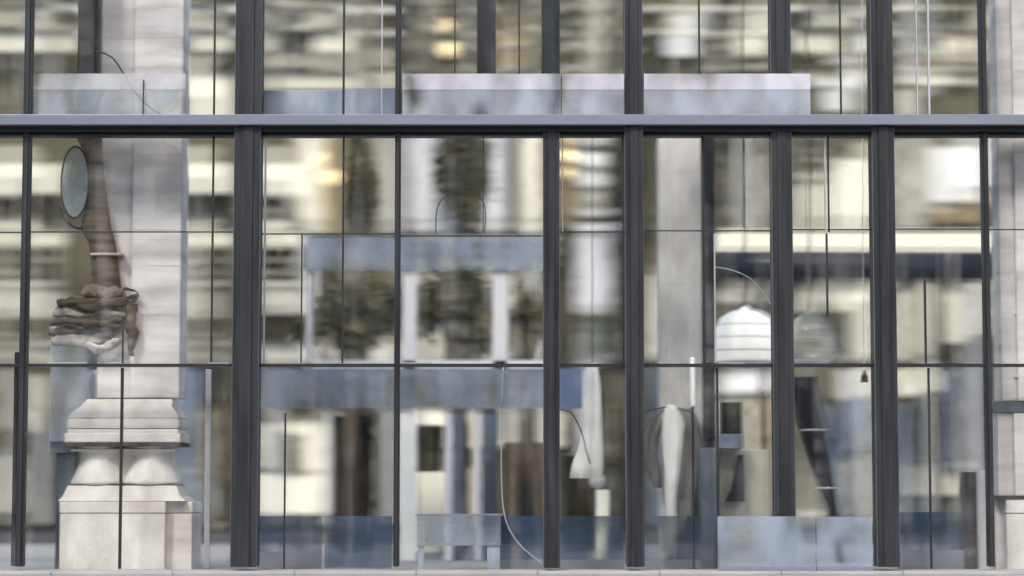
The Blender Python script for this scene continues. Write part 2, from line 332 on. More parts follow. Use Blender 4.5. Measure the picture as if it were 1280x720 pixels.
PR = empty('stone_pier', (X(1330, CY, 670), CY, 0), 'pale lilac stone pier on a plinth cut off by the right edge', 'column')
ry = CY-.34
MB().px(1258, 642, 1420, 714.8, ry, .7, .006).build('plinth', M['stone'], PR)
MB().px(1257, 624, 1421, 641.3, ry-.008, .71, .008).build('plinth_cap', M['stone'], PR)
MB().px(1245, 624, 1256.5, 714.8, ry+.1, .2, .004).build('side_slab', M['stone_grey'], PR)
MB().px(1243, 620.5, 1424, 623.5, ry-.02, .3, .003).build('cap_line', M['joint'], PR)
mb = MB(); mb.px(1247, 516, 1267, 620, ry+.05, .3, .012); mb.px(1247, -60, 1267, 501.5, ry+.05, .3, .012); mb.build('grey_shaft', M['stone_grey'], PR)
mb = MB(); mb.px(1267.5, 516, 1420, 620, ry+.02, .3, .012); mb.px(1267.5, -60, 1420, 501.5, ry+.02, .3, .012); mb.build('shaft', M['stone_lilac'], PR)
MB().px(1243, 502, 1421, 515.5, ry+.01, .2, .004).build('dark_band', M['slate'], PR)
mb = MB()
for q in (430, 340, 240, 120, 44): mb.px(1247.6, q, 1266.4, q+.9, ry+.0485, .1)
for q in (470, 392, 288, 190, 88): mb.px(1268.1, q, 1419, q+.9, ry+.0185, .1)
mb.build('course_joints', M['soft'], PR)

# steel rod with black foot beside the column
RD = empty('steel_rod', (X(259.5, .3, 590), .3, 0), 'thin upright steel rod on a black foot beside the column plinth', 'rod')
MB().box(X(256, .3, 590), X(263, .3, 590), .3, .325, .03, Z(462, .3), .004).build('shaft', M['lightmetal'], RD)
MB().box(X(254, .3, 590), X(265, .3, 590), .28, .345, .001, .03).build('foot', M['black'], RD)

# ------------------------------------------------------------------ timber sculpture, cloth, block at left
TY = .40
PB = empty('display_block', (X(96, 1.2, 560), 1.2, 0), 'pale blue grey block behind the paired column base', 'block')
MB().px(63, 432, 108, 551.8, TY+.0, .36, .01).build('body', M['frost'], PB)
MB().px(70, 566.3, 93, 714.5, TY+.1, .2, .004).build('foot', M['slate'], PB)
MB().px(62, 552, 92, 566, TY+.05, .3, .006).build('lip', M['bluemetal'], PB)
sp = [(96, 172), (128, 172), (129, 205), (133, 240), (140, 285), (147, 320), (151, 350), (153, 372), (112, 372), (113, 340), (112, 305), (104, 288), (98, 280), (107, 262), (113, 240), (114, 215), (110, 196), (102, 184)]
SC = empty('timber_sculpture', (X(132, TY, 372), TY, Z(372, TY)), 'leaning weathered timber piece holding a thin oval glass', 'sculpture')
mb = MB(); rings = []
edgeR = [(172, 128), (190, 128.5), (205, 129), (222, 131), (240, 133), (262, 136.5), (285, 140), (303, 143.5), (320, 147), (335, 149), (350, 151), (372, 153)]
edgeL = [(172, 96), (190, 103), (205, 110), (222, 113), (240, 112), (262, 105), (285, 101), (303, 110), (320, 113), (335, 113), (350, 113), (372, 112)]
for (q, r), (_, l) in zip(edgeR, edgeL):
    p0, p1 = W(l, q, TY), W(r, q, TY); c = (p0+p1)/2; hx = (p1.x-p0.x)/2
    rings.append([(c.x+math.cos(2*math.pi*k/14)*hx*(1+.05*random.uniform(-1, 1)), TY+.02+math.sin(2*math.pi*k/14)*.075, c.z) for k in range(14)])
mb.loft(rings).build('timber', M['brownwood'], SC, True)
MB().px(113, 316, 152, 319, TY-.075, .16, .003).build('collar', M['cloth'], SC)
oc = W(94, 228, TY-.06); oval = [(oc.x+math.cos(2*math.pi*k/40)*17.5/157, TY-.06, oc.z+math.sin(2*math.pi*k/40)*45/157) for k in range(41)]
MB().tube(oval, .0075, 8).build('oval_frame', M['steel'], SC, True)
MB().prism([(x, z) for x, y, z in oval[:40]], TY-.065, TY-.05).build('glass_plate', M['oval'], SC)
MB().tube([W(77, 262, TY-.05), W(82, 276, TY-.05), W(92, 284, TY-.04), W(104, 287, TY-.02)], .008).build('bracket', M['steel'], SC, True)
# crumpled cloth under it, lying on the block
M['clothdark'] = material('brown_cloth', srgb(120, 106, 92), .9, 0, .25, (3, 4, 20), .8, 26, c2=srgb(44, 38, 33))
M['clothpale'] = material('pale_cloth', srgb(214, 210, 208), .9, 0, .2, (3, 4, 16), .6, 20, c2=srgb(140, 132, 128))
FB = empty('crumpled_cloth', (X(112, TY, 405), TY, Z(432, TY)), 'crumpled brown and grey cloth bundled under the leaning timber piece', 'cloth')
def fold(pts, rs, mat, y=TY, fl=2.2):
    P = [W(a, b, y) for a, b in pts]; out = []; rr = []
    for i in range(len(P)-1):
        p0, p1, p2, p3 = P[max(i-1, 0)], P[i], P[i+1], P[min(i+2, len(P)-1)]
        for k in range(6):
            t = k/6; out.append(.5*((2*p1)+(p2-p0)*t+(2*p0-5*p1+4*p2-p3)*t*t+(3*p1-p0-3*p2+p3)*t**3))
            rr.append((rs[i]*(1-t)+rs[i+1]*t)/157*(1+random.uniform(-.12, .12)))
    out.append(P[-1]); rr.append(rs[-1]/157)
    mb = MB().tube(out, rr, 16)
    for v in mb.bm.verts:
        nn = noise.noise_vector(v.co*14)*.020 + noise.noise_vector(v.co*38)*.009
        v.co += Vector((nn.x, nn.y, nn.z*1.2))
    return mb.build('fold', M[mat], FB, True)
fold([(102, 369), (118, 364), (136, 366), (154, 368)], [3, 9, 10, 5], 'mesh', TY-.02)
fold([(72, 380), (92, 377), (112, 384), (134, 379), (158, 376), (174, 370)], [3, 7, 6, 6, 5, 3], 'clothdark', TY-.03)
fold([(66, 392), (84, 388), (104, 394), (124, 390), (150, 394), (170, 386)], [4, 8, 6, 7, 6, 4], 'cloth', TY+.02)
fold([(63, 404), (88, 401), (112, 404), (136, 402), (152, 400)], [3, 5, 5, 4, 2], 'clothdark', TY-.06)
fold([(62, 414), (82, 413), (106, 415), (130, 410), (150, 408)], [5, 10, 9, 8, 4], 'cloth', TY+.05)
fold([(64, 426), (86, 424), (110, 426), (128, 420), (142, 416)], [5, 8, 8, 7, 3], 'clothpale', TY+.03)
fold([(165, 380), (164, 400), (166, 420), (163, 445)], [7, 8, 6, 3], 'clothdark', TY-.05)
fold([(108, 430), (126, 436), (142, 430), (152, 424)], [3, 6, 6, 3], 'clothpale', TY-.03)
fold([(156, 372), (157, 360), (163, 362), (173, 367), (169, 376), (157, 376)], [1.3]*6, 'brownwood', TY-.11)

# grey capsule by the column shaft
CP = empty('grey_bollard', (X(117, 1.1, 560), 1.1, 0), 'slim grey round topped bollard against the left shaft base', 'bollard')
MB().lathe([(.055, .002), (.055, Z(482, 1.1)), (.058, Z(472, 1.1)), (.045, Z(465, 1.1)), (.02, Z(462, 1.1))], X(117, 1.1, 490), 1.1, 20).build('post', M['palegrey'], CP, True)
MB().lathe([(.035, Z(461.8, 1.1)), (.03, Z(457, 1.1)), (.012, Z(453, 1.1))], X(117, 1.1, 490), 1.1, 20).build('cap', M['black'], CP, True)

# ------------------------------------------------------------------ pillar, posts, person zone right of the middle
PL = empty('stone_pillar', (X(853, 1.5, 400), 1.6, 0), 'square lilac grey stone pillar behind the glass right of the middle', 'pillar')
MB().px(824, 171, 878, 715, 1.5, .3, .012).build('shaft', M['stone'], PL)
mb = MB()
for q in (215, 262, 310, 355, 402, 450): mb.px(824.4, q, 877.6, q+1, 1.4985, .29)
mb.build('course_joints', M['stone_grey'], PL)
DP = empty('steel_column', (X(886, 1.2, 400), 1.2, 0), 'soft dark grey steel upright close beside the lilac pillar', 'post')
MB().px(878, 171, 894, 715, 1.2, .12, .006).build('shaft', M['steel'], DP)
MB().px(874, 560, 896, 715, 1.12, .3, .006).build('base_box', M['slate'], DP)
WT = empty('white_tube_lamp', (X(865, .5, 478), .5, 0), 'short white upright tube on a thin dark stem', 'lamp')
MB().lathe([(.02, Z(509, .5)), (.022, Z(506, .5)), (.022, Z(450, .5)), (.015, Z(447, .5))], X(865.5, .5, 478), .5, 16).build('tube', M['white'], WT, True)
MB().lathe([(.06, .002), (.06, .02), (.01, .03), (.01, Z(509.2, .5))], X(865.5, .5, 478), .5, 16).build('stem', M['steel'], WT, True)

# white dome pendants on rods
def pendant(p0, p1, q0, q1, Y, lab, mt='white'):
    r = (X(p1, Y)-X(p0, Y))/2; cx = (X(p1, Y, q1)+X(p0, Y, q1))/2; zt, zb = Z(q0, Y), Z(q1, Y); h = zt-zb
    e = empty('dome_pendant', (cx, Y, zb), lab, 'pendant lamp', 'white dome pendants')
    prof = [(.03, zt+.03), (.05, zt), (r*.45, zt-.04*h), (r*.75, zt-.16*h), (r*.92, zt-.36*h), (r, zt-.62*h), (r*.98, zb+.04*h), (r*.9, zb)]
    MB().lathe(prof, cx, Y, 40).build('shade', M[mt], e, True)
    MB().lathe([(r*.85, zb-.002), (r*.7, zb-.10*h), (r*.3, zb-.15*h)], cx, Y, 40).build('diffuser', M['palegrey'], e, True)
    MB().lathe([(.008, zt+.03), (.008, Z(-60, Y))], cx, Y, 8).build('rod', M['steel'], e)
    for f in (.3, .55, .8):
        rr = r*(.86 if f < .4 else .97 if f < .7 else .995)
        pts = [(cx+math.cos(t)*rr, Y+math.sin(t)*rr, zt-f*h) for t in [2*math.pi*k/40 for k in range(41)]]
        MB().tube(pts, .006, 6).build('ring', M['creamgrey'], e, True)
    return e
pendant(890, 972, 388, 452, 2.2, 'large milky white dome pendant left of the wide mullion', 'lit')
pendant(981, 1043, 393, 450, 2.2, 'fainter see-through dome pendant right of the wide mullion', 'domeghost')

# counter, screen, wedge, bottle
CN = empty('service_counter', (X(930, 1.3, 600), 1.5, 0), 'grey counter with pale blue flap by the frosted low screen', 'counter')
MB().px(898, 562, 962, 714, 1.4, .5, .01).build('cabinet', M['creamgrey'], CN)
MB().prism([(X(880, 1.2), Z(549, 1.2)), (X(893, 1.2), Z(543, 1.2)), (X(926, 1.2), Z(543, 1.2)), (X(926, 1.2), Z(561, 1.2)), (X(880, 1.2), Z(559, 1.2))], 1.2, 1.75).build('flap', M['blue'], CN)
o = MB().px(902, 503, 926, 542.5, 1.32, .06, .004).build('flat_screen', M['black']); tag(o, 'black upright screen standing on the blue counter flap', 'screen')
BT = MB(); pr = [(.10, 0), (.085, .05), (.05, .14), (.04, .2), (.038, .33), (.03, .36)]
bx, bz = X(925, 1.3, 600), Z(626, 1.3)
o = MB().prism([(X(a, 1.28, q), Z(q, 1.28)) for a, q in ((907, 627), (915, 612), (920, 585), (923, 569), (929, 568), (930, 600), (930, 627))], 1.28, 1.395, .004).build('dark_fin', M['navy'], CN)

# leaning dark tapered post with pale bands
LY = 2.2
LP = empty('leaning_post', (X(1040, LY, 645), LY, 0), 'leaning dark tapered post with two pale bands right of the wide mullion', 'post')
rings = []
for q, l, r in ((472, 985, 1018), (490, 988, 1021), (515, 993, 1026), (537, 999, 1031), (560, 1005, 1035), (585, 1012, 1039), (610, 1021, 1043), (640, 1031, 1047), (703.5, 1044, 1054)):
    p0, p1 = W(l, q, LY), W(r, q, LY); c = (p0+p1)/2; hx = (p1.x-p0.x)/2
    rings.append([(c.x+math.cos(2*math.pi*k/20)*hx, LY+math.sin(2*math.pi*k/20)*hx*.9, max(c.z, .002)) for k in range(20)])
MB().loft(rings).build('shaft', M['navy'], LP, True)
for q, l, r in ((538, 998.2, 1032.2), (610, 1019.5, 1044.5)):
    rg = []
    for qq in (q-1.3, q+1.3):
        p0, p1 = W(l, qq, LY), W(r, qq, LY); c = (p0+p1)/2; hx = (p1.x-p0.x)/2
        rg.append([(c.x+math.cos(2*math.pi*k/20)*hx, LY+math.sin(2*math.pi*k/20)*hx*.92, c.z) for k in range(20)])
    MB().loft(rg).build('band', M['lightmetal'], LP, True)
# small lantern on a thread
LN = empty('hanging_lantern', (X(1080, .6, 478), .6, Z(478, .6)), 'tiny brown lantern on a thread left of the right wide mullion', 'lantern')
MB().lathe([(.03, Z(478, .6)), (.026, Z(470, .6)), (.016, Z(467, .6)), (.012, Z(463, .6))], X(1080, .6, 470), .6, 16).build('body', M['brownwood'], LN, True)
MB().tube([W(1080, 463, .6), W(1078, 300, .6), W(1077, -50, .6)], .003, 6).build('thread', M['palegrey'], LN)

# dark cabinet post and white board at right
o = MB().px(1205, 590, 1220, 714.5, .9, .25, .005).build('dark_locker', M['navy']); tag(o, 'narrow dark upright locker beside a white board', 'locker')
o = MB().px(1221.5, 588, 1240, 714.5, .9, .06, .004).build('white_board', M['palegrey']); tag(o, 'narrow white upright board beside the dark locker', 'board')

# low blue screens
def screen(p0, p1, q0, q1, Y, mat, lab):
    e = empty('low_screen', ((X(p0, Y, q1)+X(p1, Y, q1))/2, Y, 0), lab, 'low screen', 'low blue glass screens')
    z0 = max(Z(q1, Y), .03)
    MB().box(X(p0, Y, q0), X(p1, Y, q0), Y, Y+.02, z0, Z(q0, Y), .002).build('panel', M[mat], e)
    MB().box(X(p0, Y, q0), X(p1, Y, q0), Y-.015, Y+.035, .002 if Y > .2 else Z(712.3, 0), z0+.004).build('rail', M['bluemetal'], e)
screen(897, 1019, 645.5, 709, -.17, 'lowglass', 'pale blue frosted low screen crossing the wide mullion foot')
screen(1020.5, 1090, 646, 709, -.17, 'lowglass', 'shorter pale low screen ending at the right wide mullion')
screen(406, 490, 645, 710, .35, 'lowdark', 'dim blue low screen left of the thin mullion')
screen(622, 780, 645, 700, .75, 'lowdark', 'long dim blue low screen behind the middle mullion foot')
screen(806, 874, 645, 700, .75, 'lowdark', 'short dim blue low screen behind the walking person')
screen(323, 403, 645, 690, .6, 'lowdark', 'dim blue low screen right of the widest mullion foot')
screen(1121, 1203, 640, 688, .6, 'lowdark', 'dim blue low screen beside the narrow dark locker')
# bench
BN = empty('bench', (X(570, .5, 690), .6, 0), 'pale blue bench with deep front apron beside the grey cable', 'bench')
MB().px(521, 645, 626, 682, .42, .04, .006).build('apron', M['lowglass'], BN)
MB().px(519, 643, 628, 645, .42, .5, .004).build('seat', M['bluemetal'], BN)
MB().px(609, 682.5, 625, 714.8, .44, .1, .004).build('leg', M['blue'], BN)
MB().px(523, 682.5, 530, 714.8, .44, .1, .004).build('leg', M['blue'], BN)

# drape, post with dark ball
o = empty('white_drape', (X(741, 1.3, 520), 1.3, 0), 'white tapering cloth hung between two middle mullions', 'drape')
rings = []
for q, l, r in ((455, 733, 747), (475, 731, 750), (505, 729, 752), (535, 727, 753), (560, 722, 754), (583, 714, 754), (598, 712, 752)):
    p0, p1 = W(l, q, 1.3), W(r, q, 1.3); c = (p0+p1)/2; hx = (p1.x-p0.x)/2
    rings.append([(c.x+math.cos(2*math.pi*k/24)*hx, 1.3+math.sin(2*math.pi*k/24)*.07*(1+.3*math.sin(6*math.pi*k/12)), c.z) for k in range(24)])
MB().loft(rings).build('cloth', M['sheer'], o, True)
MB().tube([W(740, 455, 1.3), W(740, 300, 1.3), W(740, 172, 1.3)], .004, 6).build('cord', M['steel'], o)
o = empty('ball_post', (X(753, 2.4, 650), 2.4, 0), 'pale round post topped by a grey ball', 'post')
MB().lathe([(.07, .002), (.07, .02), (.055, .04), (.06, Z(612, 2.4))], X(753, 2.4, 650), 2.4, 20).build('stem', M['cream'], o, True)
b = MB(); bmesh.ops.create_icosphere(b.bm, subdivisions=3, radius=.07, matrix=Matrix.Translation((X(746, 2.4, 600), 2.4, Z(601, 2.4)))); b.build('ball', M['stone_grey'], o, True)

# cables
def cable(pts, Y, r, lab, grp='thin grey cables', mat='steel', name='cable'):
    P = [W(a, b, Y) for a, b in pts]; out = []
    for i in range(len(P)-1):
        p0, p1, p2, p3 = P[max(i-1, 0)], P[i], P[i+1], P[min(i+2, len(P)-1)]
        for k in range(8):
            t = k/8; out.append(.5*((2*p1)+(p2-p0)*t+(2*p0-5*p1+4*p2-p3)*t*t+(3*p1-p0-3*p2+p3)*t**3))
    out.append(P[-1]); o = MB().tube(out, r, 6).build(name, M[mat], None, True); tag(o, lab, 'cable', grp)
cable([(97, 84), (104, 70), (122, 65), (140, 72), (152, 88), (164, 108), (180, 128), (205, 146)], .06, .006, 'thin arched cable over the frosted upstand at the column')
cable([(629, 459), (627, 520), (627, 600), (631, 645), (645, 675), (668, 697), (690, 711), (700, 713.5)], .3, .006, 'grey cable curving to the ground beside the bench', mat='lightmetal')
cable([(545, 292), (546, 262), (558, 244), (576, 237), (594, 241), (606, 258), (606, 292)], .05, .004, 'thin hoop cable behind the pane above the blue fascia')
cable([(893, 334), (915, 338), (940, 350), (958, 372), (972, 400), (976, 430), (968, 452)], .3, .005, 'thin pale cable arching over the larger dome pendant', mat='lightmetal')
cable([(700, 512), (716, 518), (727, 540), (733, 565), (738, 580)], .9, .005, 'thin dark cable near the white drape')

# ------------------------------------------------------------------ hanging grey coat over white cloth, brown shoe below
HY = 1.3
M['coat'] = material('grey_coat', srgb(168, 163, 158), .85, 0, .12, (9, 9, .8), .3, 60, c2=srgb(92, 88, 86))
M['shoe'] = material('brown_shoe', srgb(130, 92, 64), .5, 0, .2)
HC = empty('hanging_coat', (X(855, HY, 512), HY, Z(512, HY)), 'grey coat hung open over a white cloth strip beside the lilac pillar', 'coat')
def drape(name, prof, Y, th, mat, fold=.18, nf=5):
    rings = []
    for i, (q, l, rr) in enumerate(prof):
        p0, p1 = W(l, q, Y), W(rr, q, Y); c = (p0+p1)/2; hx = (p1.x-p0.x)/2
        rings.append([(c.x+math.cos(2*math.pi*k/40)*hx*(1+.04*math.sin(nf*2*math.pi*k/40)), Y+math.sin(2*math.pi*k/40)*th*(1+fold*2*math.sin(nf*2*math.pi*k/40+i*.25)), max(c.z, .003)) for k in range(40)])
    return MB().loft(rings).build(name, M[mat], HC, True)
drape('coat_side', [(511, 846, 866), (530, 850, 874), (560, 850, 880), (590, 848, 879), (615, 845, 876), (630, 844, 872), (655, 848, 874), (690, 846, 876), (712, 844, 880)], HY+.1, .06, 'coat')
drape('coat_side', [(512, 822, 840), (525, 812, 830), (545, 806, 824), (570, 806, 822), (595, 812, 826), (610, 818, 827)], HY+.05, .04, 'coat')
drape('white_strip', [(506, 834, 842), (516, 829, 850), (530, 827, 855), (560, 828, 852), (590, 830, 849), (625, 831, 845), (650, 832, 845), (690, 834, 842)], HY-.04, .03, 'sheer')
MB().tube([W(*p) for p in ((800, 520, HY), (812, 513, HY), (830, 509.5, HY), (850, 511, HY), (864, 516, HY))], .006, 8).build('hanger', M['steel'], HC, True)
MB().tube([W(836, 509, HY), W(836, 300, HY), W(836, 172, HY)], .003, 6).build('cord', M['palegrey'], HC)
rings = []
for q, l, rr, d in ((713.5, 825, 842, .09), (709, 824, 842.5, .10), (704, 826, 842, .09), (698, 832, 841, .05), (692, 836, 841, .035)):
    p0, p1 = W(l, q, HY-.06), W(rr, q, HY-.06); c = (p0+p1)/2; hx = (p1.x-p0.x)/2
    rings.append([(c.x+math.cos(2*math.pi*k/24)*hx, HY-.06+math.sin(2*math.pi*k/24)*d, max(c.z, .003)) for k in range(24)])
o = MB().loft(rings).build('shoe', M['shoe'], None, True); tag(o, 'brown pointed shoe on the ground below the white cloth strip', 'shoe')

# ------------------------------------------------------------------ blue banded kiosk behind the glass
KY = 3.2
K = empty('blue_kiosk', (X(530, KY, 690), KY+1, 0), 'two level kiosk with pale blue fascia bands and grey posts', 'kiosk')
def kp(name, p0, q0, p1, q1, mat, d=.1, y=KY): return MB().px(p0, q0, p1, q1, y, d, .003).build(name, M[mat], K)
kp('upper_fascia', 382, 297, 684, 338, 'fascia', .03)
kp('lower_fascia', 325, 462, 688, 511, 'fascia', .03)
kp('end_fascia', 689, 462, 728, 511, 'deepblue', .03)
for p0, p1, m in ((500, 521, 'palegrey'), (556, 566, 'palegrey'), (567, 579, 'slate'), (594, 602, 'palegrey'), (603, 622, 'slate')):
    kp('post', p0, 511.5, p1, 700, 'white' if p0 == 500 else m, .12, KY+.05)
for p0, p1, m in ((384, 390, 'palegrey'), (504, 521, 'palegrey'), (616, 635, 'palegrey')):
    kp('upper_post', p0, 338.5, p1, 461.5, m, .12, KY+.05)
kp('back_panel', 522, 590.5, 557, 700, 'cream', .05, KY+2.8)
kp('side_panel', 625, 553, 686, 700, 'brown', .05, KY+3.2)
kp('sign_panel', 622, 516, 686, 552, 'cream', .05, KY+3.2)
kp('dark_opening', 520, 532, 557, 590, 'olive', .05, KY+2.8)
kp('lower_board', 705, 570, 780, 700, 'dark', .1, KY+3.2)
kp('side_board', 759, 512, 780, 572, 'olive', .1, KY+1.1)
kp('counter_box', 416, 520, 472, 690, 'dark', .4, KY+3.4)
kp('platform', 380, 451, 690, 461.5, 'palegrey', 1.4, KY+.05)
o = MB(); 
for p0, p1, m, lab in ((327, 428, 'blue', 'streaky blue planter box on the beam right of the widest mullion'), ):
    tag(MB().px(p0, 113, p1, 147, .2, .25, .005).build('planter_box', M[m]), lab, 'planter')
tag(MB().px(429.5, 110, 494, 147, .2, .2, .005).build('storage_box', M['blue']), 'shorter pale blue box on the beam beside the thin mullion', 'box')

# ------------------------------------------------------------------ dark duct at right and its hangers
DU = empty('overhead_duct', (X(1060, 5, 334), 5, 0), 'dark round overhead duct on posts crossing the right bays', 'duct')
MB().tube([W(893, 334, 5), W(1000, 334, 5), W(1240, 335, 5)], .155, 24).build('pipe', M['duct'], DU, True)
MB().px(893, 292, 1240, 316, 5.1, .2, .005).build('fascia', M['cream'], DU)
for p in (948, 1172, 1228): MB().px(p, 350, p+5, 690, 5, .08).build('post', M['steel'], DU)

# ------------------------------------------------------------------ trees behind
def tree(px, qb, p0, q0, p1, q1, Y, n, lab):
    cx = X(px, Y, (q0+q1)/2); e = empty('street_tree', (cx, Y, 0), lab, 'tree', 'olive trees beyond the glass')
    z0, z1 = Z(q1, Y), Z(q0, Y); hx = (X(p1, Y)-X(p0, Y))/2; zc_ = (z0+z1)/2; hz = (z1-z0)/2
    pts = [(cx, Y, -.05), (cx+.03, Y, z0*.5), (cx-.04, Y+.05, z0), (cx+.02, Y, zc_)]
    mb = MB().tube(pts, [.12, .09, .07, .03], 10)
    for k in range(5):
        a = random.uniform(0, 6.28); mb.tube([(cx, Y, z0-.1), (cx+math.cos(a)*hx*.4, Y+math.sin(a)*.4, zc_), (cx+math.cos(a)*hx*.7, Y+math.sin(a)*.7, zc_+hz*.5)], [.045, .03, .012], 6)
    mb.build('trunk', M['bark'], e, True)
    bm = MB(); cls = [(random.gauss(0, .42), random.gauss(0, .42), random.gauss(0, .42)) for _ in range(26)]
    for k in range(n):
        c = random.choice(cls); g = Vector((c[0]+random.gauss(0, .17), c[1]+random.gauss(0, .17), c[2]+random.gauss(0, .17)))
        p = Vector((cx+g.x*hx, Y+g.y*hx, zc_+g.z*hz)); s = random.uniform(.035, .075)
        u = Vector((random.gauss(0, 1), random.gauss(0, 1), random.gauss(0, 1))).normalized(); v = u.orthogonal().normalized()
        bm.bm.faces.new([bm.bm.verts.new(p+u*s), bm.bm.verts.new(p+v*s*.55), bm.bm.verts.new(p-u*s), bm.bm.verts.new(p-v*s*.55)])
    bm.build('crown', M['leaf'], e)
tree(455, 690, 428, 170, 476, 300, 7.0, 2600, 'slim olive tree left of the thin mullion, its crown above the kiosk')
tree(576, 690, 540, 165, 608, 292, 7.5, 3200, 'olive tree crown showing inside the thin hoop cable')
tree(568, 690, 515, 338, 622, 452, 5.2, 4200, 'dense rounded bushy tree behind the upper kiosk opening')
tree(658, 690, 634, 360, 684, 452, 5.6, 1800, 'small bushy tree right of the upper kiosk post')
tree(440, 690, 392, 345, 495, 440, 5.6, 3000, 'loose olive tree behind the kiosk opening left of the thin mullion')

# ------------------------------------------------------------------ far buildings
BY = 17.0
def building(name, p0, p1, Y, base, lab, items):
    x0, x1 = X(p0, Y), X(p1, Y); e = empty(name, ((x0+x1)/2, Y, 0), lab, 'building', 'stone buildings across the back street')
    MB().box(x0, x1, Y, Y+8, -.05, 12).build('wall', M[base], e)
    for n_, it in enumerate(items):
        nm, a, q, b, r, mt = it; dp = (.30 if nm == 'pier' else .12)+.0006*(len(items)-n_)
        o = MB().px(a, q, b, r, Y-dp, dp+.04).build(nm, M[mt], e)
        if nm == 'window' and b-a > 12:
            x0, x1, z0, z1 = X(a, Y, (q+r)/2), X(b, Y, (q+r)/2), Z(r, Y), Z(q, Y); mb = MB(); t = .028
            mb.box(x0-.02, x1+.02, Y-dp-.05, Y-dp-.001, z1-.03, z1+.03); mb.box(x0-.05, x1+.05, Y-dp-.1, Y-dp-.001, z0-.05, z0+.02)
            k = max(1, round((x1-x0)/.45))
            for i in range(k+1):
                xx = x0+(x1-x0)*i/k; mb.box(xx-t/2, xx+t/2, Y-dp-.048, Y-dp-.001, z0+.02, z1-.03)
            if z1-z0 > .45: mb.box(x0, x1, Y-dp-.0465, Y-dp-.0015, z0+(z1-z0)*.62-.014, z0+(z1-z0)*.62+.014)
            mb.build('window_frame', M[random.choice(('creamgrey', 'steel', 'taupe'))], o)
    return e
Wn, Pn, Lg = 'window', 'wall_panel', 'ledge'
left = [(Lg, -150, 10, 496, 16.5, 'white'), (Lg, -150, 38, 496, 44, 'white')]
for a, b in ((-150, 34), (40, 98), (238, 290), (327, 350), (353, 388), (392, 426)):
    left += [(Wn, a, -14, b, 9.5, 'olive'), (Wn, a, 17, b, 37.5, 'olive' if b < 300 else 'teal')]
for a, b in ((-150, 96), (236, 290), (326, 350), (392, 440)): left.append((Pn, a, 45, b, 68, 'cream'))
left += [(Wn, 352, 45, 391, 88, 'dark'), (Wn, -150, 70, 96, 88, 'olive'), (Wn, 236, 69, 290, 89, 'dark'), (Wn, 326, 69, 350, 89, 'dark'), (Wn, 392, 69, 440, 89, 'dark'), (Pn, 230, 90, 292, 146, 'cream'), (Pn, 326, 90, 496, 111, 'cream')]
for a, b in ((-150, 30), (34, 80), (220, 292), (324, 378)): left += [(Pn, a, 205, b, 245, 'cream'), (Wn, a, 246, b, 282, 'dark'), (Pn, a, 283, b, 305, 'cream')]
left += [(Pn, 379, 168, 403, 291, 'cream'), (Pn, 404, 168, 427, 291, 'tan'), (Pn, 474, 168, 497, 291, 'creamgrey')]
for a, b in ((-150, 80), (226, 292), (324, 378)): left += [(Wn, a, 309, b, 355, 'olive' if b != 378 else 'dark'), (Pn, a, 360, b, 394, 'creamgrey'), (Wn, a, 396, b, 429, 'olive'), (Pn, a, 431, b, 456, 'creamgrey')]
left += [(Wn, 264, 462, 290, 498, 'teal'), (Wn, 264, 602, 290, 655, 'dark'), (Wn, 322, 644, 408, 655, 'dark'), (Wn, 232, 330, 250, 356, 'dark')]
left += [(Wn, 232, 520, 252, 588, 'dark'), (Wn, 408.5, 505, 414, 655, 'dark'), (Wn, 474, 512, 486, 655, 'olive'), (Wn, 324, 500, 408, 518, 'olive'), (Wn, 361, 545, 380, 585, 'teal'), (Wn, -150, 656, 498, 668, 'olive')]
left += [(Pn, 380, 430, 498, 456, 'creamgrey'), (Wn, -150, 470, 14, 560, 'olive'), (Pn, 30, 470, 62, 540, 'creamgrey'), (Wn, 64, 512, 84, 600, 'dark'), (Pn, -150, 570, 30, 640, 'creamgrey'), (Wn, 222, 514, 252, 580, 'olive'), (Pn, 222, 462, 252, 511, 'blue'), (Pn, 224, 590, 252, 655, 'blue'),
         (Pn, 322, 530, 358, 585, 'creamgrey'), (Pn, 361, 520, 408, 590, 'cream'), (Pn, 322, 592, 408, 642, 'cream'), (Wn, 265, 500, 290, 600, 'tan')]
for a, b, q, t, m in ((228, 240, 462, 655, 'skyglass'), (256, 262, 515, 655, 'creamgrey'), (344, 352, 462, 655, 'palegrey'), (384, 392, 306, 456, 'white'), (404, 410, 306, 456, 'dark'), (412, 418, 515, 655, 'white'), (440, 447, 515, 655, 'creamgrey'), (458, 468, 515, 655, 'skyglass'), (487, 495, 515, 655, 'palegrey'), (4, 10, 300, 655, 'creamgrey'), (48, 56, 540, 655, 'palegrey'), (244, 252, 306, 456, 'creamgrey'), (272, 278, 306, 640, 'dark'), (340, 345, -20, 145, 'creamgrey'), (446, 456, -20, 145, 'creamgrey'), (468, 474, -20, 145, 'taupe'), (64, 70, -20, 145, 'creamgrey')):
    left.append(('pier', a, q, b, t, m))
building('stone_building', -170, 498.5, BY, 'taupe', 'cream and taupe building with banded window rows at the left', left)
mid = [(Lg, 500, 10, 795, 16.5, 'creamgrey'), (Lg, 500, 38, 795, 44, 'creamgrey')]
for a, b in ((502, 520), (529, 566), (570, 597), (622, 648), (652, 676), (702, 730), (754, 768)):
    mid += [(Wn, a, -14, b, 9.5, 'dark'), (Wn, a, 17, b, 37.5, 'teal' if a == 702 else 'olive'), (Wn, a, 45, b, 87, 'tan' if a in (622, 652) else ('dark' if a in (502, 754) else 'olive'))]
mid += [(Wn, 719, 395, 760, 440, 'teal'), (Wn, 505, 300, 690, 330, 'olive'), (Wn, 702, 515, 780, 570, 'olive'), (Wn, 500, 656, 797, 668, 'dark'), (Wn, 560, 205, 600, 285, 'dark')]
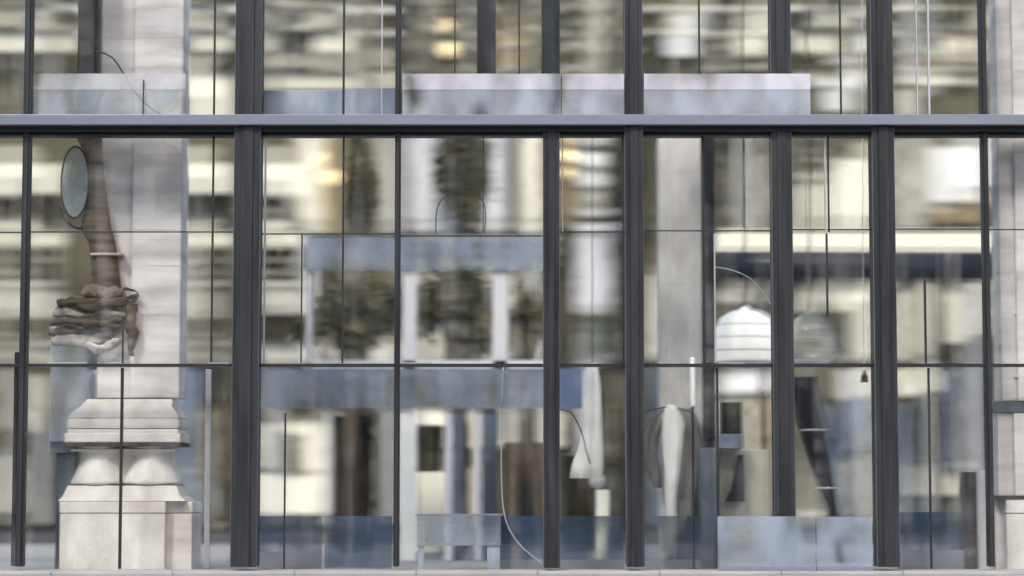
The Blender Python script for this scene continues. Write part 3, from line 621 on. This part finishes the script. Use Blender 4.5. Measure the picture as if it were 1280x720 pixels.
mid += [(Pn, 521, -20, 528, 88, 'creamgrey'), (Pn, 732, -20, 737, 90, 'cream'), (Pn, 745, -20, 752, 90, 'cream'), (Pn, 770, -20, 776, 90, 'cream'), (Pn, 500, 89, 795, 93, 'cream'),
        (Pn, 503, 168, 545, 290, 'palegrey'), (Pn, 606, 168, 632, 290, 'palegrey'), (Wn, 633, 168, 649, 290, 'dark'), (Pn, 650, 168, 675, 290, 'cream'), (Pn, 722, 165, 756, 178, 'creamgrey'), (Pn, 722, 190, 756, 206, 'white'), (Pn, 722, 214, 756, 232, 'white'), (Pn, 722, 240, 756, 270, 'creamgrey'), (Pn, 712, 280, 775, 288, 'white'),
        (Wn, 758, 168, 782, 288, 'olive'), (Wn, 702, 175, 716, 285, 'tan'), (Wn, 702, 300, 717, 450, 'dark'), (Pn, 719, 296, 760, 456, 'palegrey'), (Wn, 761, 305, 782, 445, 'dark'), (Pn, 500, 338, 560, 456, 'creamgrey'), (Pn, 600, 342, 640, 456, 'creamgrey'), (Pn, 525, 516, 700, 560, 'cream'), (Pn, 525, 585, 600, 645, 'cream')]
for a, b, q, t, m in ((530, 538, 515, 655, 'white'), (580, 592, 515, 655, 'cream'), (640, 650, 515, 655, 'skyglass'), (664, 674, 515, 655, 'cream'), (706, 714, 570, 655, 'skyglass'), (724, 736, 460, 600, 'palegrey'), (765, 775, 575, 655, 'creamgrey'), (560, 570, 300, 456, 'creamgrey'), (660, 668, 300, 456, 'white'), (556, 566, 165, 290, 'skyglass'), (586, 594, 165, 290, 'taupe'), (538, 542, -20, 92, 'creamgrey'), (586, 590, -20, 92, 'creamgrey'), (664, 668, -20, 92, 'creamgrey')):
    mid.append(('pier', a, q, b, t, m))
building('stone_building', 499.5, 797, BY+.6, 'taupe', 'grey cream building with slim piers behind the blue kiosk', mid)
right = [(Lg, 800, 8, 1230, 14, 'creamgrey'), (Lg, 800, 38, 1230, 44, 'cream')]
right += [(Wn, 1118, 505, 1204, 570, 'dark'), (Wn, 1208, 352, 1228, 390, 'dark'), (Wn, 1180, 432, 1228, 458, 'olive'), (Wn, 990, 462, 1034, 545, 'olive'), (Wn, 1046, 502, 1090, 560, 'dark'), (Wn, 884, 180, 930, 250, 'olive')]
right += [(Wn, 896, 318, 1228, 352, 'dark'), (Wn, 896, 382, 960, 455, 'taupe'), (Wn, 1042, 392, 1060, 440, 'olive'), (Wn, 806, 500, 828, 640, 'olive'), (Wn, 800, 656, 1460, 668, 'olive'), (Wn, 1118, 621, 1204, 650, 'teal'), (Wn, 1060, 560, 1075, 640, 'olive')]
right += [(Wn, 806, 46, 828, 90, 'olive'), (Pn, 830, 45, 872, 70, 'white'), (Wn, 884, 18, 904, 36, 'olive'), (Wn, 880, 48, 902, 88, 'taupe'), (Wn, 908, -20, 915, 90, 'dark'), (Pn, 918, 46, 960, 70, 'cream'), (Wn, 918, 72, 960, 86, 'olive'), (Pn, 830, 18, 872, 36, 'creamgrey'), (Pn, 918, 18, 960, 36, 'creamgrey'),
          (Wn, 990, 17, 1052, 37, 'teal'), (Pn, 1058, 17, 1088, 24, 'white'), (Wn, 1058, 26, 1088, 37, 'taupe'), (Pn, 990, 45, 1050, 68, 'cream'), (Pn, 1062, 45, 1088, 69, 'white'), (Wn, 990, 70, 1088, 86, 'olive'), (Pn, 990, 88, 1088, 98, 'cream'), (Pn, 1014, 99, 1076, 108, 'white'), (Pn, 1030, 112, 1074, 138, 'white'),
          (Wn, 1118, 17, 1166, 37, 'olive'), (Wn, 1168, 17, 1226, 37, 'olive'), (Pn, 1181, 20, 1206, 32, 'creamgrey'), (Wn, 1118, 45, 1160, 66, 'teal'), (Pn, 1180, 45, 1226, 67, 'cream'), (Wn, 1118, 69, 1226, 88, 'brown'), (Pn, 1118, 90, 1226, 105, 'cream'), (Pn, 1200, 92, 1224, 106, 'white'), (Pn, 1118, 112, 1150, 145, 'creamgrey'),
          (Wn, 806, 175, 829, 285, 'olive'), (Wn, 882, 178, 915, 285, 'taupe'), (Pn, 930, 195, 962, 285, 'creamgrey'), (Wn, 990, 172, 1030, 222, 'olive'), (Pn, 990, 228, 1034, 286, 'cream'), (Pn, 1042, 200, 1088, 286, 'cream'), (Pn, 1118, 172, 1160, 284, 'creamgrey'), (Pn, 1163, 184, 1226, 254, 'white'), (Wn, 1163, 256, 1226, 280, 'tan'),
          (Pn, 806, 345, 829, 450, 'creamgrey'), (Pn, 896, 360, 960, 380, 'creamgrey'), (Pn, 990, 350, 1030, 390, 'creamgrey'), (Pn, 1042, 352, 1088, 450, 'cream'), (Pn, 1118, 356, 1152, 450, 'cream'), (Wn, 1160, 380, 1178, 450, 'olive'), (Pn, 1180, 352, 1206, 430, 'cream'), (Wn, 1208, 395, 1228, 430, 'brown'),
          (Pn, 1118, 460, 1152, 495, 'cream'), (Wn, 1118, 505, 1152, 560, 'olive'), (Pn, 1120, 575, 1158, 620, 'cream'), (Wn, 1172, 470, 1210, 580, 'olive'), (Pn, 1212, 462, 1228, 590, 'creamgrey'), (Pn, 1164, 585, 1205, 640, 'cream'), (Pn, 1046, 462, 1090, 500, 'cream'), (Wn, 1055, 505, 1088, 545, 'olive'), (Pn, 1050, 550, 1090, 645, 'creamgrey'),
          (Wn, 930, 495, 962, 640, 'tan'), (Pn, 900, 462, 962, 492, 'white'), (Wn, 990, 545, 1020, 640, 'olive')]
for a, b, q, t, m in ((816, 824, 460, 655, 'skyglass'), (906, 914, 500, 655, 'white'), (940, 948, 500, 655, 'cream'), (1000, 1008, 460, 655, 'creamgrey'), (1036, 1044, 505, 655, 'skyglass'), (1064, 1072, 460, 560, 'skyglass'), (1076, 1084, 500, 655, 'white'), (1124, 1132, 505, 655, 'skyglass'), (1144, 1150, 505, 655, 'dark'), (1160, 1168, 350, 655, 'creamgrey'), (1184, 1192, 460, 585, 'skyglass'), (1196, 1204, 460, 655, 'dark'), (1214, 1224, 350, 655, 'palegrey'), (1140, 1146, 350, 456, 'taupe'), (924, 930, 165, 320, 'white'), (946, 952, 165, 320, 'taupe'), (1008, 1014, 165, 300, 'taupe'), (1060, 1066, -20, 145, 'creamgrey'), (1132, 1138, -20, 100, 'white'), (1208, 1212, -20, 100, 'taupe')):
    right.append(('pier', a, q, b, t, m))
building('stone_building', 799, 1460, BY-.4, 'taupe', 'cream building with wide pale window bands at the right', right)
# warm lit globes on the back buildings
def globe(px, py, Y, r, lab):
    c = W(px, py, Y); e = empty('wall_lamp', (c.x, BY-.2, c.z), lab, 'lamp', 'warm globe lamps on the back buildings')
    b = MB(); bmesh.ops.create_icosphere(b.bm, subdivisions=3, radius=r, matrix=Matrix.Translation(c)); b.build('globe', M['glow'], e, True)
    MB().tube([c+Vector((0, r*.9, 0)), Vector((c.x, BY+.55, c.z+.1))], .03, 8).build('arm', M['steel'], e)
for a in ((560, 62, 16.3, .12, 'warm globe lamp glowing above the frosted upstand'), (413, 222, 16.3, .12, 'warm globe lamp glowing beside the slim olive tree'), (709, 195, 16.3, .10, 'upper warm globe lamp right of the middle mullion'), (709, 216, 16.3, .08, 'lower warm globe lamp right of the middle mullion')): globe(*a)

# ------------------------------------------------------------------ building across the street, seen only as a reflection in the panes
OB = empty('facing_building', (0, -36, 0), 'pale stone building across the street mirrored in the glass', 'building')
MB().box(-30, 30, -46, -36, -.05, 13).build('wall', M['creamgrey'], OB)
for j in range(4):
    z = .9+j*3.1
    MB().box(-30, 30, -35.99, -35.5, z+2.35, z+2.6).build('ledge', M['white'], OB)
    for i in range(-7, 8):
        o = MB().box(i*1.7-.55, i*1.7+.55, -35.99, -35.9, z, z+2.1).build('window', M['dark'], OB)
        MB().box(i*1.7-.03, i*1.7+.03, -35.89, -35.84, z, z+2.1).box(i*1.7-.62, i*1.7+.62, -35.89, -35.7, z-.08, z-.001).build('window_frame', M['white'], o)
for i in range(-8, 8): MB().box((i+.5)*1.7-.17, (i+.5)*1.7+.17, -35.99, -35.6, 0, 13).build('pier', M['white'], OB)
